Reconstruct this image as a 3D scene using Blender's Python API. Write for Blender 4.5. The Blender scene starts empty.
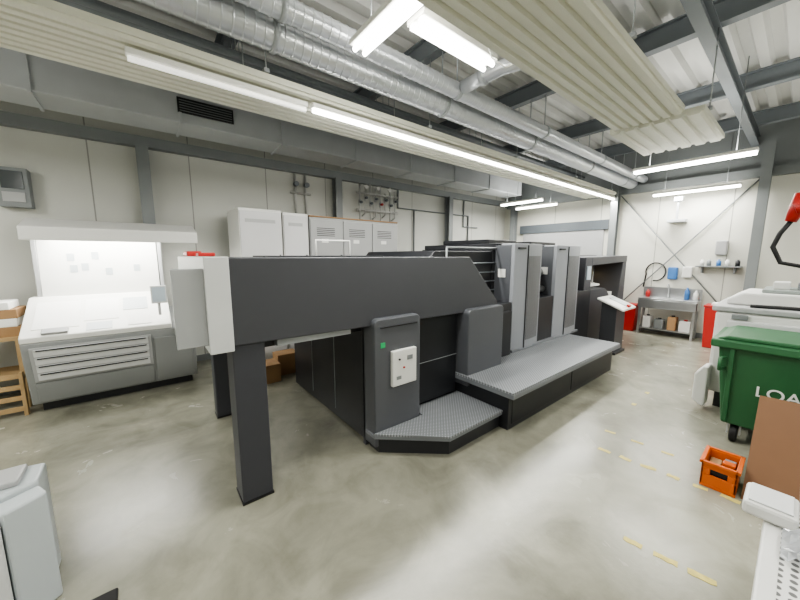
import bpy, bmesh, math, random
from mathutils import Vector, Matrix
random.seed(3)
sc = bpy.context.scene
COL = sc.collection
try:
    sc.view_settings.view_transform = 'AgX'; sc.view_settings.look = 'AgX - Medium High Contrast'
except Exception: pass
PW = 1.72   # lamp power multiplier

# ------------------------------------------------------------------ materials
def new_mat(name):
    m = bpy.data.materials.new(name); m.use_nodes = True
    nt = m.node_tree; b = nt.nodes['Principled BSDF']
    return m, nt, b
def srgb(r, g, b):
    return tuple(((c/255)/12.92 if c/255 <= .04045 else ((c/255+.055)/1.055)**2.4) for c in (r, g, b))
def mat(name, col, rough=.5, metal=0.0, var=.08, scale=4, bump=0.0, coat=0.0, trans=0.0):
    m, nt, b = new_mat(name)
    N = nt.nodes; L = nt.links
    tc = N.new('ShaderNodeTexCoord'); no = N.new('ShaderNodeTexNoise')
    no.inputs['Scale'].default_value = scale; no.inputs['Detail'].default_value = 5
    L.new(tc.outputs['Object'], no.inputs['Vector'])
    mx = N.new('ShaderNodeMix'); mx.data_type = 'RGBA'
    c = Vector(col)
    mx.inputs['A'].default_value = (*(c*(1-var)), 1); mx.inputs['B'].default_value = (*(c*(1+var)), 1)
    L.new(no.outputs['Fac'], mx.inputs['Factor']); L.new(mx.outputs['Result'], b.inputs['Base Color'])
    b.inputs['Roughness'].default_value = rough; b.inputs['Metallic'].default_value = metal
    b.inputs['Coat Weight'].default_value = coat
    b.inputs['Transmission Weight'].default_value = trans
    if bump:
        bp = N.new('ShaderNodeBump'); bp.inputs['Strength'].default_value = bump; bp.inputs['Distance'].default_value = .01
        n2 = N.new('ShaderNodeTexNoise'); n2.inputs['Scale'].default_value = scale*12
        L.new(tc.outputs['Object'], n2.inputs['Vector'])
        L.new(n2.outputs['Fac'], bp.inputs['Height']); L.new(bp.outputs['Normal'], b.inputs['Normal'])
    return m
def emis(name, col, st):
    m, nt, b = new_mat(name)
    b.inputs['Base Color'].default_value = (*col, 1)
    b.inputs['Emission Color'].default_value = (*col, 1); b.inputs['Emission Strength'].default_value = st
    return m
def dots(name, c1, c2, scale, metal=.2, rough=.4, thr=(.2, .3), rot=45, bump=.4):
    m, nt, b = new_mat(name); N = nt.nodes; L = nt.links
    tc = N.new('ShaderNodeTexCoord'); mp = N.new('ShaderNodeMapping')
    mp.inputs['Rotation'].default_value = (0, 0, math.radians(rot)) if rot else (math.radians(90), 0, 0)
    L.new(tc.outputs['Object'], mp.inputs['Vector'])
    v = N.new('ShaderNodeTexVoronoi'); v.voronoi_dimensions = '2D'; v.inputs['Scale'].default_value = scale; v.inputs['Randomness'].default_value = 0
    L.new(mp.outputs['Vector'], v.inputs['Vector'])
    r = N.new('ShaderNodeValToRGB'); r.color_ramp.elements[0].position = thr[0]; r.color_ramp.elements[1].position = thr[1]
    r.color_ramp.elements[0].color = (*c1, 1); r.color_ramp.elements[1].color = (*c2, 1)
    L.new(v.outputs['Distance'], r.inputs['Fac']); L.new(r.outputs['Color'], b.inputs['Base Color'])
    b.inputs['Metallic'].default_value = metal; b.inputs['Roughness'].default_value = rough
    bp = N.new('ShaderNodeBump'); bp.inputs['Strength'].default_value = bump; bp.inputs['Distance'].default_value = .004; bp.invert = True
    L.new(v.outputs['Distance'], bp.inputs['Height']); L.new(bp.outputs['Normal'], b.inputs['Normal'])
    return m
def wall_mat(name, axis, col, pitch=1.1, off=0.0):
    m, nt, b = new_mat(name); N = nt.nodes; L = nt.links
    tc = N.new('ShaderNodeTexCoord'); sx = N.new('ShaderNodeSeparateXYZ'); L.new(tc.outputs['Object'], sx.inputs[0])
    a = N.new('ShaderNodeMath'); a.operation = 'ADD'; a.inputs[1].default_value = off+50*pitch; L.new(sx.outputs[axis], a.inputs[0])
    d = N.new('ShaderNodeMath'); d.operation = 'DIVIDE'; d.inputs[1].default_value = pitch; L.new(a.outputs[0], d.inputs[0])
    fr = N.new('ShaderNodeMath'); fr.operation = 'FRACT'; L.new(d.outputs[0], fr.inputs[0])
    lt = N.new('ShaderNodeMath'); lt.operation = 'LESS_THAN'; lt.inputs[1].default_value = .014; L.new(fr.outputs[0], lt.inputs[0])
    no = N.new('ShaderNodeTexNoise'); no.inputs['Scale'].default_value = 1.2; no.inputs['Detail'].default_value = 6; L.new(tc.outputs['Object'], no.inputs['Vector'])
    c = Vector(col)
    mx = N.new('ShaderNodeMix'); mx.data_type = 'RGBA'; mx.inputs['A'].default_value = (*(c*.92), 1); mx.inputs['B'].default_value = (*(c*1.06), 1)
    L.new(no.outputs['Fac'], mx.inputs['Factor'])
    m2 = N.new('ShaderNodeMix'); m2.data_type = 'RGBA'; m2.inputs['B'].default_value = (*(c*.5), 1)
    L.new(lt.outputs[0], m2.inputs['Factor']); L.new(mx.outputs['Result'], m2.inputs['A']); L.new(m2.outputs['Result'], b.inputs['Base Color'])
    b.inputs['Roughness'].default_value = .5
    return m
def floor_mat():
    m, nt, b = new_mat('worn_concrete'); N = nt.nodes; L = nt.links
    tc = N.new('ShaderNodeTexCoord')
    def noise(sc_, det, dist=0):
        n = N.new('ShaderNodeTexNoise'); n.inputs['Scale'].default_value = sc_; n.inputs['Detail'].default_value = det; n.inputs['Distortion'].default_value = dist
        n.inputs['Roughness'].default_value = .6
        L.new(tc.outputs['Object'], n.inputs['Vector']); return n
    n1 = noise(.65, 10, .8); n2 = noise(2.8, 12, .8); n3 = noise(30, 6)
    r = N.new('ShaderNodeValToRGB'); e = r.color_ramp.elements
    e[0].position = .33; e[0].color = (.175, .173, .138, 1); e[1].position = .66; e[1].color = (.34, .335, .272, 1)
    L.new(n1.outputs['Fac'], r.inputs['Fac'])
    r2 = N.new('ShaderNodeValToRGB'); e = r2.color_ramp.elements
    e[0].position = .32; e[0].color = (.48, .47, .44, 1); e[1].position = .57; e[1].color = (1, 1, 1, 1)
    L.new(n2.outputs['Fac'], r2.inputs['Fac'])
    mx = N.new('ShaderNodeMix'); mx.data_type = 'RGBA'; mx.blend_type = 'MULTIPLY'; mx.inputs['Factor'].default_value = .48
    L.new(r.outputs['Color'], mx.inputs['A']); L.new(r2.outputs['Color'], mx.inputs['B'])
    L.new(mx.outputs['Result'], b.inputs['Base Color'])
    mr = N.new('ShaderNodeMapRange'); mr.inputs['To Min'].default_value = .15; mr.inputs['To Max'].default_value = .34
    L.new(n2.outputs['Fac'], mr.inputs['Value']); L.new(mr.outputs['Result'], b.inputs['Roughness'])
    bp = N.new('ShaderNodeBump'); bp.inputs['Strength'].default_value = .08; bp.inputs['Distance'].default_value = .01
    L.new(n3.outputs['Fac'], bp.inputs['Height']); L.new(bp.outputs['Normal'], b.inputs['Normal'])
    return m

M_floor = floor_mat()
M_wallB = wall_mat('cream_wall_panel', 0, (.56, .565, .53), 1.12, .45)
M_wallE = wall_mat('cream_end_wall_panel', 1, (.66, .655, .59), 1.15, .2)
M_deck = mat('galvanised_roof_deck', (.70, .70, .68), .45, .1, .08, 2)
M_charc = mat('charcoal_paint', srgb(68, 69, 74), .42, 0, .05, 3)
M_leg = mat('charcoal_leg_paint', srgb(63, 64, 70), .45, 0, .05, 3)
M_black = mat('black_paint', (.014, .015, .018), .4, 0, .15, 5)
M_vdark = mat('dark_machine_paint', (.022, .023, .027), .38, 0, .12, 4)
M_panel = mat('grey_panel_paint', srgb(84, 86, 91), .4, 0, .05, 3)
M_silver = mat('silver_grey_paint', srgb(118, 120, 126), .42, .05, .05, 4)
M_silver2 = mat('light_silver_paint', srgb(143, 146, 152), .42, .05, .05, 4)
M_perf = dots('perforated_grey_sheet', (.07, .07, .075), (.17, .175, .185), 70, .1, .45, (.25, .38), 0, .1)
M_tread = dots('tread_plate', (.42, .44, .46), (.2, .21, .225), 40, .3, .42, (.12, .32), 45, .35)
M_edge = mat('platform_edge_paint', srgb(120, 123, 128), .45, .1)
M_white = mat('off_white_paint', (.68, .68, .66), .4, 0, .03)
M_gloss = mat('glossy_white_front', (.60, .60, .61), .15, 0, .06, 2)
M_ltgrey = mat('light_grey_paint', (.38, .385, .39), .42, 0, .04)
M_cab = mat('cabinet_grey_paint', (.33, .335, .335), .42, 0, .04)
M_flap = mat('flap_grey_paint', (.36, .37, .375), .42, 0, .04)
M_endcap = mat('pale_grey_paint', (.6, .61, .61), .4, 0, .04)
M_pale = mat('pale_blue_grey_paint', (.48, .52, .54), .4, 0, .04)
M_cons = mat('console_grey_paint', (.27, .28, .28), .42, 0, .04)
M_consW = mat('console_white_paint', (.74, .74, .71), .4, 0, .03)
M_cream = mat('cream_ribbed_metal', (.70, .70, .60), .45, 0, .03)
M_galv = mat('galvanised_steel', (.60, .62, .65), .28, .55, .06, 3)
M_galv2 = mat('dull_galvanised_steel', (.40, .42, .44), .42, .2, .12, 5)
M_duct = mat('galvanised_duct_sheet', (.56, .58, .60), .4, .15, .1, 3)
M_steel = mat('blue_grey_steel_paint', (.20, .22, .24), .5, .1, .12, 3)
M_steelD = mat('dark_blue_grey_steel_paint', (.10, .115, .13), .5, .1, .12, 3)
M_steelL = mat('grey_steel_paint', (.22, .235, .24), .5, .1, .1, 3)
M_tube = emis('fluorescent_glow', (1, .99, .93), 18)
M_tubeD = emis('dim_fluorescent_glow', (1, .99, .93), .9)
M_warm = emis('warm_work_light', (1, .72, .38), 4)
M_lampH = mat('lamp_housing_white', (.8, .8, .76), .4, 0, .02)
M_green = mat('green_bin_plastic', (.030, .118, .048), .42, 0, .15, 5)
M_dgreen = mat('grey_plastic_lid', (.25, .28, .27), .5)
M_red = mat('red_plastic', (.42, .022, .018), .4)
M_orange = mat('orange_plastic', (.55, .11, .012), .4)
M_brown = mat('brown_hardboard', (.17, .082, .036), .6, 0, .15, 3)
M_card = mat('cardboard', (.33, .2, .1), .75, 0, .1)
M_wood = mat('pallet_wood', (.42, .29, .15), .7, 0, .2, 8)
M_paper = mat('white_paper', (.82, .82, .80), .7, 0, .02)
M_rubber = mat('black_rubber', (.012, .012, .013), .6)
M_yellow = mat('yellow_floor_tape', (.54, .46, .14), .6, 0, .45, 22)
M_chrome = mat('brushed_steel', (.5, .51, .52), .28, .85, .08, 6)
M_pipe = mat('light_metal_pipe', (.50, .50, .49), .35, .3, .08, 6)
M_blue = mat('blue_plastic', (.05, .16, .4), .45)
M_screen = mat('pale_screen', (.45, .52, .58), .2)
M_film = mat('clear_plastic_film', (.62, .64, .67), .2, .1, .3, 20, 0, 0, .4)
M_greenst = mat('green_sticker', (.02, .42, .14), .5)
M_glass = mat('dark_window', (.06, .07, .075), .15)
M_text = mat('white_lettering', (.78, .8, .78), .5)
M_holes = dots('perforated_white_plastic', (.10, .10, .10), (.68, .68, .66), 30, 0, .45, (.26, .32), 1, .2)

# ------------------------------------------------------------------ builder
W = {}
def reg(ob, parent, world=None):
    COL.objects.link(ob)
    W[ob.name] = world if world is not None else Matrix.Identity(4)
    if parent is not None:
        ob.parent = parent
        ob.matrix_parent_inverse = W[parent.name].inverted()
def thing(name, loc, label, cat, group=None):
    e = bpy.data.objects.new(name, None); e.empty_display_size = .1
    e.location = loc
    reg(e, None, Matrix.Translation(Vector(loc)))
    e['label'] = label; e['category'] = cat
    if group: e['group'] = group
    return e
class B:
    def __init__(s): s.bm = bmesh.new(); s.mi = 0
    def _f(s, vs, smooth=False):
        try:
            f = s.bm.faces.new(vs)
        except ValueError:
            return
        f.material_index = s.mi; f.smooth = smooth
    def m(s, i): s.mi = i; return s
    def box(s, x0, x1, y0, y1, z0, z1, R=None):
        P = [(x0,y0,z0),(x1,y0,z0),(x1,y1,z0),(x0,y1,z0),(x0,y0,z1),(x1,y0,z1),(x1,y1,z1),(x0,y1,z1)]
        if R is not None: P = [R @ Vector(p) for p in P]
        v = [s.bm.verts.new(p) for p in P]
        for q in ((0,3,2,1),(4,5,6,7),(0,1,5,4),(1,2,6,5),(2,3,7,6),(3,0,4,7)): s._f([v[i] for i in q])
        return s
    def prism(s, pts, vec):
        vec = Vector(vec)
        a = [s.bm.verts.new(p) for p in pts]; b = [s.bm.verts.new(Vector(p)+vec) for p in pts]
        n = len(pts)
        s._f(a[::-1]); s._f(b)
        for i in range(n): s._f([a[i], a[(i+1) % n], b[(i+1) % n], b[i]])
        return s
    def px(s, yz, x0, x1): return s.prism([(x0, y, z) for y, z in yz], (x1-x0, 0, 0))
    def py(s, xz, y0, y1): return s.prism([(x, y0, z) for x, z in xz], (0, y1-y0, 0))
    def pz(s, xy, z0, z1): return s.prism([(x, y, z0) for x, y in xy], (0, 0, z1-z0))
    def ring(s, c, u, w, r, n):
        return [s.bm.verts.new(c + u*math.cos(2*math.pi*i/n)*r + w*math.sin(2*math.pi*i/n)*r) for i in range(n)]
    def loft(s, pts, rs, n=12, cap=True):
        pts = [Vector(p) for p in pts]
        rings = []
        t = (pts[1]-pts[0]).normalized()
        up = Vector((0, 0, 1)) if abs(t.z) < .9 else Vector((1, 0, 0))
        u = t.cross(up).normalized()
        for i, p in enumerate(pts):
            if i == 0: t = (pts[1]-pts[0]).normalized()
            elif i == len(pts)-1: t = (pts[-1]-pts[-2]).normalized()
            else:
                t = ((pts[i]-pts[i-1]).normalized()+(pts[i+1]-pts[i]).normalized())
                t = t.normalized() if t.length > 1e-6 else (pts[i]-pts[i-1]).normalized()
            u = (u - t*u.dot(t)).normalized(); w = t.cross(u)
            rings.append(s.ring(p, u, w, rs[i] if isinstance(rs, (list, tuple)) else rs, n))
        for a, b in zip(rings, rings[1:]):
            for i in range(n): s._f([a[i], a[(i+1) % n], b[(i+1) % n], b[i]], True)
        if cap: s._f(rings[0][::-1]); s._f(rings[-1])
        return s
    def cyl(s, p0, p1, r, n=14, r2=None): return s.loft([p0, p1], [r, r if r2 is None else r2], n)
    def done(s, name, mats, parent=None, bevel=0, label=None, seg=2):
        bmesh.ops.recalc_face_normals(s.bm, faces=s.bm.faces)
        me = bpy.data.meshes.new(name); s.bm.to_mesh(me); s.bm.free()
        for mm in (mats if isinstance(mats, (list, tuple)) else [mats]): me.materials.append(mm)
        ob = bpy.data.objects.new(name, me); reg(ob, parent)
        if bevel:
            md = ob.modifiers.new('bevel', 'BEVEL'); md.width = bevel; md.segments = seg; md.limit_method = 'ANGLE'
        if label: ob['label'] = label
        return ob
def lone(ob, label, cat, group=None):
    ob['label'] = label; ob['category'] = cat
    if group: ob['group'] = group
    return ob
def struct(ob): ob['kind'] = 'structure'; return ob
def frus(b, x0, x1, y0, y1, z0, X0, X1, Y0, Y1, z1):
    v = [b.bm.verts.new(p) for p in ((x0,y0,z0),(x1,y0,z0),(x1,y1,z0),(x0,y1,z0),(X0,Y0,z1),(X1,Y0,z1),(X1,Y1,z1),(X0,Y1,z1))]
    for q in ((0,3,2,1),(4,5,6,7),(0,1,5,4),(1,2,6,5),(2,3,7,6),(3,0,4,7)): b._f([v[i] for i in q])

# ------------------------------------------------------------------ room shell
XL, XR, YF, YB, ZC = -3.2, 9.0, -2.6, 6.0, 4.1
struct(B().box(XL-.2, XR+.2, YF-.2, YB+.2, -.2, 0).done('floor', M_floor))
struct(B().box(XL, XR, YB, YB+.2, 0, ZC+.1).done('wall_back', M_wallB))
struct(B().box(XR, XR+.2, YF, YB+.2, 0, 3.3).m(1).box(XR, XR+.2, YF, YB+.2, 3.3, ZC+.1).done('wall_right', [M_wallE, M_steelL]))
struct(B().box(XL-.2, XL, YF, YB+.2, 0, ZC+.1).done('wall_left', M_wallE))
struct(B().box(XL, XR, YF-.2, YF, 0, ZC+.1).done('wall_front', M_wallB))
bb = B(); prof = []; y = YF
pitch = .24
while y < YB+.01:
    prof += [(y, ZC), (y+.09, ZC), (y+.12, ZC+.07), (y+.21, ZC+.07)]; y += pitch
prof = [(min(a, YB+.15), z) for a, z in prof]
poly = prof + [(prof[-1][0], ZC+.2), (prof[0][0], ZC+.2)]
bb.px(poly, XL, XR)
struct(bb.done('ceiling', M_deck))
struct(B().box(XL, XR-.01, YB-.12, YB, 3.2, 3.34).done('trim_1', M_steelL))
struct(B().box(XR-.12, XR, YF, YB-.13, 3.12, 3.28).done('trim_2', M_steelL))
struct(B().box(XL, XR-.02, YB-.02, YB, 0, .1).done('baseboard_back', M_steelL))
struct(B().box(XR-.02, XR, YF, YB-.03, 0, .1).done('baseboard_right', M_steelL))
struct(B().box(8.93, 9.0, 3.15, 5.3, 0, 2.35).done('door_1', M_ltgrey, None, .01))
struct(B().box(8.90, 9.0, 3.05, 5.4, 2.35, 2.58).done('trim_3', M_steelD))

# ------------------------------------------------------------------ steel beams and columns
BX = (-1.4, .9, 2.7, 4.5, 6.5, 8.3)
ZB = 3.885
def ibeam(b, axis, a0, a1, c, zb, zt, w=.11, tf=.016, tw=.012):
    pr = [(-w/2, zb), (w/2, zb), (w/2, zb+tf), (tw/2, zb+tf), (tw/2, zt-tf), (w/2, zt-tf), (w/2, zt), (-w/2, zt), (-w/2, zt-tf), (-tw/2, zt-tf), (-tw/2, zb+tf), (-w/2, zb+tf)]
    if axis == 'y': b.py([(c+u, z) for u, z in pr], a0, a1)
    else: b.px([(c+u, z) for u, z in pr], a0, a1)
for X in BX:
    b = B(); ibeam(b, 'y', YF+.01, YB-.01, X, 3.88, ZC)
    lone(b.done('roof_beam', M_steel), 'blue-grey steel roof beam under the metal deck', 'steel beam', 'roof beams')
for Y in (.78, 4.35, -.7):
    b = B(); ibeam(b, 'x', -3, XR-.01, Y, 3.70, 3.88, .10)
    lone(b.done('roof_girder', M_steel), 'blue-grey steel girder running lengthways under the roof beams', 'steel beam', 'roof girders')
def column(x, y, ax, zt=3.6, mt=M_steelL, w=.14):
    h = w/2
    pr = [(-h, 0), (h, 0), (h, .012), (.007, .012), (.007, .138), (h, .138), (h, .15), (-h, .15), (-h, .138), (-.007, .138), (-.007, .012), (-h, .012)]
    b = B()
    if ax == 'x': b.pz([(x-v, y+u) for u, v in pr], 0, zt)
    else: b.pz([(x+u, y-v) for u, v in pr], 0, zt)
    lone(b.done('steel_column', mt), 'grey steel H-section column against the panel wall', 'column', 'wall columns')
for y in (5.55, 2.9, .58): column(8.86, y, 'x', 3.68)
for x in (-1.95, .12, 3.1, 6.3): column(x, 5.93, 'y', 3.2)
def brace(p0, p1):
    lone(B().cyl(p0, p1, .012, 8).done('brace_rod', M_steelL), 'thin diagonal steel bracing rod on the wall', 'bracing rod', 'bracing rods')
brace((8.93, 2.84, 3.1), (8.93, .66, .35)); brace((8.96, 2.84, .35), (8.96, .66, 3.1))

# ------------------------------------------------------------------ ducts
def spiral_duct(y, z, r, x0, x1, label):
    T = thing('spiral_duct', (x0, y, z), label, 'ventilation duct')
    pts = []; rs = []; x = x0; q = .07
    while x < x1:
        for dx, rr in ((0, r), (.002, r), (q-.015, r), (q-.013, r), (q-.010, r+.004), (q-.003, r+.004)):
            pts.append((x+dx, y, z)); rs.append(rr)
        x += q
    B().loft(pts, rs, 24).done('duct_pipe', M_galv, T)
    for xx in BX:
        if xx > x1: continue
        h = B().loft([(xx-.02, y, z), (xx+.02, y, z)], r+.010, 20).done('duct_clamp', M_galv2, T)
        B().cyl((xx, y, z+r), (xx, y, ZB), .008, 6).done('hanger_rod', M_galv2, h)
    return T
spiral_duct(2.65, 3.33, .108, -2.6, 8.9, 'large galvanised spiral duct hanging along the hall')
spiral_duct(2.435, 3.40, .076, -2.6, 8.9, 'slimmer galvanised spiral duct beside the large one')
T = thing('branch_duct', (2.7, 1.9, 3.42), 'short galvanised branch duct with joint collars crossing above the lights', 'ventilation duct')
B().loft([(2.7, 2.34, 3.40), (2.7, 2.05, 3.40), (2.72, 1.9, 3.41), (2.86, 1.64, 3.43)], .065, 16).done('duct_pipe', M_galv, T)
B().loft([(2.7, 2.12, 3.40), (2.7, 2.06, 3.40)], .075, 16).done('duct_collar', M_galv2, T)
B().cyl((2.7, 2.09, 3.47), (2.7, 2.09, ZB), .006, 6).done('hanger_rod', M_galv2, T)
DZ0, DZ1 = 3.33, 3.68
T = thing('rectangular_duct', (-2.6, 5.2, 3.5), 'long rectangular grey sheet-metal duct high along the panel wall', 'ventilation duct')
B().box(-2.8, 8.2, 4.98, 5.5, DZ0, DZ1).done('duct_body', M_duct, T, .01)
x = -2.0
while x < 8.2:
    B().box(x, x+.03, 4.96, 5.52, DZ0-.02, DZ1+.02).done('duct_flange', M_duct, T); x += 1.25
for x in BX[:-1]: B().cyl((x, 5.2, DZ1), (x, 5.2, ZB), .008, 6).done('hanger_rod', M_galv2, T)
g = B().box(.49, 1.11, 4.955, 4.985, 3.45, 3.62).done('duct_grille', M_black, T)
for k in range(5): B().box(.51, 1.09, 4.945, 4.957, 3.465+k*.03, 3.473+k*.03).done('grille_slat', M_steelL, g)
for i, (y, z, r) in enumerate(((3.62, 3.62, .035), (3.75, 3.66, .05), (3.9, 3.62, .03))):
    T = thing('service_pipe', (0, y, z), 'long thin service pipe clipped under the roof beams', 'pipe', 'service pipes')
    B().cyl((-2.8, y, z), (8.7, y, z), r, 10).done('pipe_run', M_steel, T)
    for x in BX: B().cyl((x, y, z+r*.8), (x, y, ZB), .005, 5).done('pipe_clip', M_galv2, T)
T = thing('cable_tray', (0, 4.13, 3.42), 'grey steel cable tray with wires below the roof', 'cable tray')
B().px([(4.02, 3.42), (4.25, 3.42), (4.25, 3.50), (4.24, 3.50), (4.24, 3.43), (4.03, 3.43), (4.03, 3.5), (4.02, 3.5)], -2.8, 8.7).done('tray_channel', M_steelL, T)
for x in BX: B().cyl((x, 4.13, 3.43), (x, 4.13, ZB), .006, 5).done('tray_rod', M_galv2, T)

# ------------------------------------------------------------------ ribbed radiant ceiling panels
def ribbed(y0, y1, z, x0, x1, label, xs, nrib):
    T = thing('radiant_ceiling_panel', ((x0+x1)/2, (y0+y1)/2, z), label, 'ceiling panel', 'radiant ceiling panels')
    w = (y1-y0)/nrib; lo = []
    for k in range(nrib):
        a = y0+k*w
        lo += [(a, z+.022), (a+w*.16, z+.022), (a+w*.28, z), (a+w*.88, z)]
    poly = lo + [(y1, z+.022), (y1, z+.07), (y0, z+.07)]
    B().px(poly, x0, x1).done('ribbed_sheet', M_cream, T)
    for x in xs:
        h = B().box(x-.02, x+.02, y0-.02, y1+.02, z+.07, z+.1).done('panel_crossbar', M_galv2, T)
        for yy in (y0, y1): B().cyl((x, yy, z+.1), (x, yy, ZB), .006, 6).done('hanger_rod', M_galv2, h)
    return T
ribbed(2.84, 3.5, 3.08, -2.4, 8.6, 'cream ribbed radiant panel hanging in a long strip over the press', BX, 8)
ribbed(.88, 1.48, 3.08, -1.5, 4.25, 'cream ribbed radiant panel hanging beside the press', BX[:3], 7)
ribbed(.74, 1.54, 3.06, 4.3, 5.5, 'shorter cream ribbed panel section lit by a lamp', (4.5,), 6)

# ------------------------------------------------------------------ fluorescent lamps
def lamp(cx, cy, z, ln, ax, glow=M_tube, power=28, top=ZC, hang=True, w=.10, up=0.0, label='white fluorescent batten lamp glowing under the ceiling'):
    T = thing('fluorescent_lamp', (cx, cy, z), label, 'ceiling lamp', 'fluorescent lamps')
    h = ln/2
    def bx(b, u0, u1, v0, v1, z0, z1):
        if ax == 'x': b.box(cx+u0, cx+u1, cy+v0, cy+v1, z0, z1)
        else: b.box(cx+v0, cx+v1, cy+u0, cy+u1, z0, z1)
        return b
    b = B(); bx(b, -h, h, -w/2, w/2, z+.035, z+.075)
    b.done('lamp_housing', M_lampH, T, .006)
    offs = (-w*.25, w*.25) if w > .09 else (0,)
    for o in offs:
        b = B()
        if ax == 'x': b.cyl((cx-h+.01, cy+o, z+.014), (cx+h-.01, cy+o, z+.014), .018, 10)
        else: b.cyl((cx+o, cy-h+.01, z+.014), (cx+o, cy+h-.01, z+.014), .018, 10)
        b.done('lamp_tube', glow, T)
    if hang:
        for o in (-h*.7, h*.7):
            p = (cx+o, cy) if ax == 'x' else (cx, cy+o)
            B().cyl((p[0], p[1], z+.07), (p[0], p[1], top), .005, 6).done('lamp_wire', M_steelL, T)
    rotz = Matrix.Rotation(math.pi/2, 4, 'Z') if ax == 'y' else Matrix.Identity(4)
    def area(e, zz, flip):
        ld = bpy.data.lights.new('tube_and_fill_light', 'AREA'); ld.shape = 'RECTANGLE'; ld.size = ln*.95; ld.size_y = .12; ld.energy = e; ld.color = (1, .99, .93)
        lo = bpy.data.objects.new('tube_and_fill_light', ld)
        Mx = Matrix.Translation((cx, cy, zz)) @ rotz @ (Matrix.Rotation(math.pi, 4, 'X') if flip else Matrix.Identity(4))
        COL.objects.link(lo); lo.parent = T; lo.matrix_parent_inverse = W[T.name].inverted(); lo.matrix_basis = Mx
    if power: area(power*PW, z-.03, False)
    if up: area(power*PW*up, z+.09, True)  # added upward fill above the housing, brightens the roof deck
    return T
lamp(.65, 2.95, 2.99, 1.25, 'x', M_tubeD, 3, 3.09, w=.07, label='slim fluorescent batten fixed under the ribbed panel')
for k in range(6): lamp(1.93+k*1.24, 2.92, 2.99, 1.24, 'x', M_tube, 24, 3.09, w=.07, label='glowing fluorescent batten in a continuous line over the press')
lamp(5.95, 1.12, 2.93, 1.27, 'y', M_tube, 26, up=.25)
lamp(8.6, 1.5, 2.95, 1.3, 'y', M_tube, 26, up=.15)
lamp(8.1, 4.50, 2.95, 1.1, 'y', M_tube, 20, up=.3, top=DZ0)
lamp(7.4, 4.50, 2.98, 1.1, 'y', M_tube, 14, up=.3, top=DZ0)
lamp(1.42, 1.70, 3.22, 1.16, 'y', M_tube, 24, w=.17, up=.2)
lamp(1.93, 1.76, 3.20, .8, 'x', M_tube, 18, w=.17, up=.2)
lamp(3.0, -.9, 3.2, 1.3, 'x', M_tube, 26, up=.3)
lamp(6.0, -1.2, 3.2, 1.3, 'x', M_tube, 32, up=.3)
lamp(-.6, -1.0, 3.2, 1.3, 'x', M_tube, 24, up=.3)
lamp(-1.6, 1.2, 3.2, 1.3, 'y', M_tube, 22, up=.3)
lamp(-2.3, 3.9, 3.0, 1.1, 'y', M_tube, 28, up=.5)
T = thing('loose_cable', (2.0, 1.6, 3.4), 'thin white looped cable hanging beside the ceiling lamp', 'cable')
B().loft([(2.1, 1.62, 3.27), (2.15, 1.60, 3.15), (2.25, 1.55, 3.10), (2.35, 1.5, 3.16), (2.4, 1.5, 3.4), (2.7, 1.52, 3.7), (2.7, 1.55, 3.89)], .006, 6).done('cable_run', M_white, T)

# ------------------------------------------------------------------ PRINTING PRESS
P = thing('printing_press', (4.0, 3.0, 0), 'large charcoal and silver sheet-fed offset printing press with tread-plate steps', 'printing press')
b = B().py([(.40, 1.13), (.40, 1.69), (2.70, 1.69), (3.22, 1.18), (3.22, 1.10), (2.6, 1.10)], 2.2, 3.9)
b.done('delivery_housing', M_charc, P, .008)
B().box(.275, .41, 2.19, 3.9, 1.10, 1.695).done('end_trim', M_endcap, P, .005, 'white end box of the delivery')
B().box(.115, .275, 2.215, 2.25, 1.155, 1.625).done('end_guard', M_flap, P, .004, 'flat silver-grey guard panel sticking out')
B().box(.20, .275, 2.25, 3.7, 1.2, 1.58).done('end_inner_box', M_flap, P, .004)
B().box(.5, 2.6, 2.35, 3.8, 1.05, 1.13).done('underside_tray', M_black, P, .004)
B().box(.7, 1.3, 2.28, 2.36, 1.06, 1.11).done('underside_rail', M_galv2, P, .004)
for (x0, y0, w, d) in ((.40, 2.22, .20, .2), (.48, 3.68, .13, .16)):
    l = B().box(x0, x0+w, y0, y0+d, 0.015, 1.13).done('leg', M_leg, P, .008)
    B().box(x0-.004, x0+w+.004, y0-.004, y0+d+.004, 0, .016).done('foot_plate', M_rubber, l)
B().box(1.5, 6.2, 2.32, 4.1, .02, 1.1).done('machine_body', M_vdark, P, .01)
ec = B().box(1.47, 1.5, 2.34, 4.08, .02, 1.08).done('end_cover', M_vdark, P, .006, 'flat near-black end cover')
for yy in (2.93, 3.5): B().box(1.465, 1.472, yy, yy+.008, .1, 1.0).done('cover_seam', M_steelL, ec)
B().box(1.44, 1.5, 2.3, 2.345, 0, 1.1).done('corner_post', M_charc, P, .006)
def rounded_panel(x0, x1, z0, z1, y0, y1, name, r=.05):
    pts = [(x0, z0), (x1, z0)]
    for k in range(7):
        a = math.pi/2*k/6; pts.append((x1-r+r*math.cos(a), z1-r+r*math.sin(a)))
    for k in range(7):
        a = math.pi/2+math.pi/2*k/6; pts.append((x0+r+r*math.cos(a), z1-r+r*math.sin(a)))
    return B().py(pts, y0, y1).done(name, M_panel, P, .012)
p1 = rounded_panel(1.44, 1.95, .05, 1.18, 2.14, 2.34, 'side_panel')
p2 = rounded_panel(2.62, 3.24, .30, 1.14, 2.12, 2.34, 'side_panel')
B().box(1.50, 1.90, 2.128, 2.142, 1.10, 1.108).done('panel_slot', M_black, p1)
cp = B().box(1.60, 1.87, 2.10, 2.14, .57, .89).done('control_panel', M_white, P, .008, 'white control box with small switches')
for i, (xx, zz) in enumerate(((1.67, .81), (1.72, .73))): B().cyl((xx, 2.10, zz), (xx, 2.09, zz), .009, 12).done('switch', M_red if i else M_black, cp)
B().box(1.76, 1.82, 2.096, 2.10, .79, .83).done('label_field', M_steelL, cp)
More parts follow.
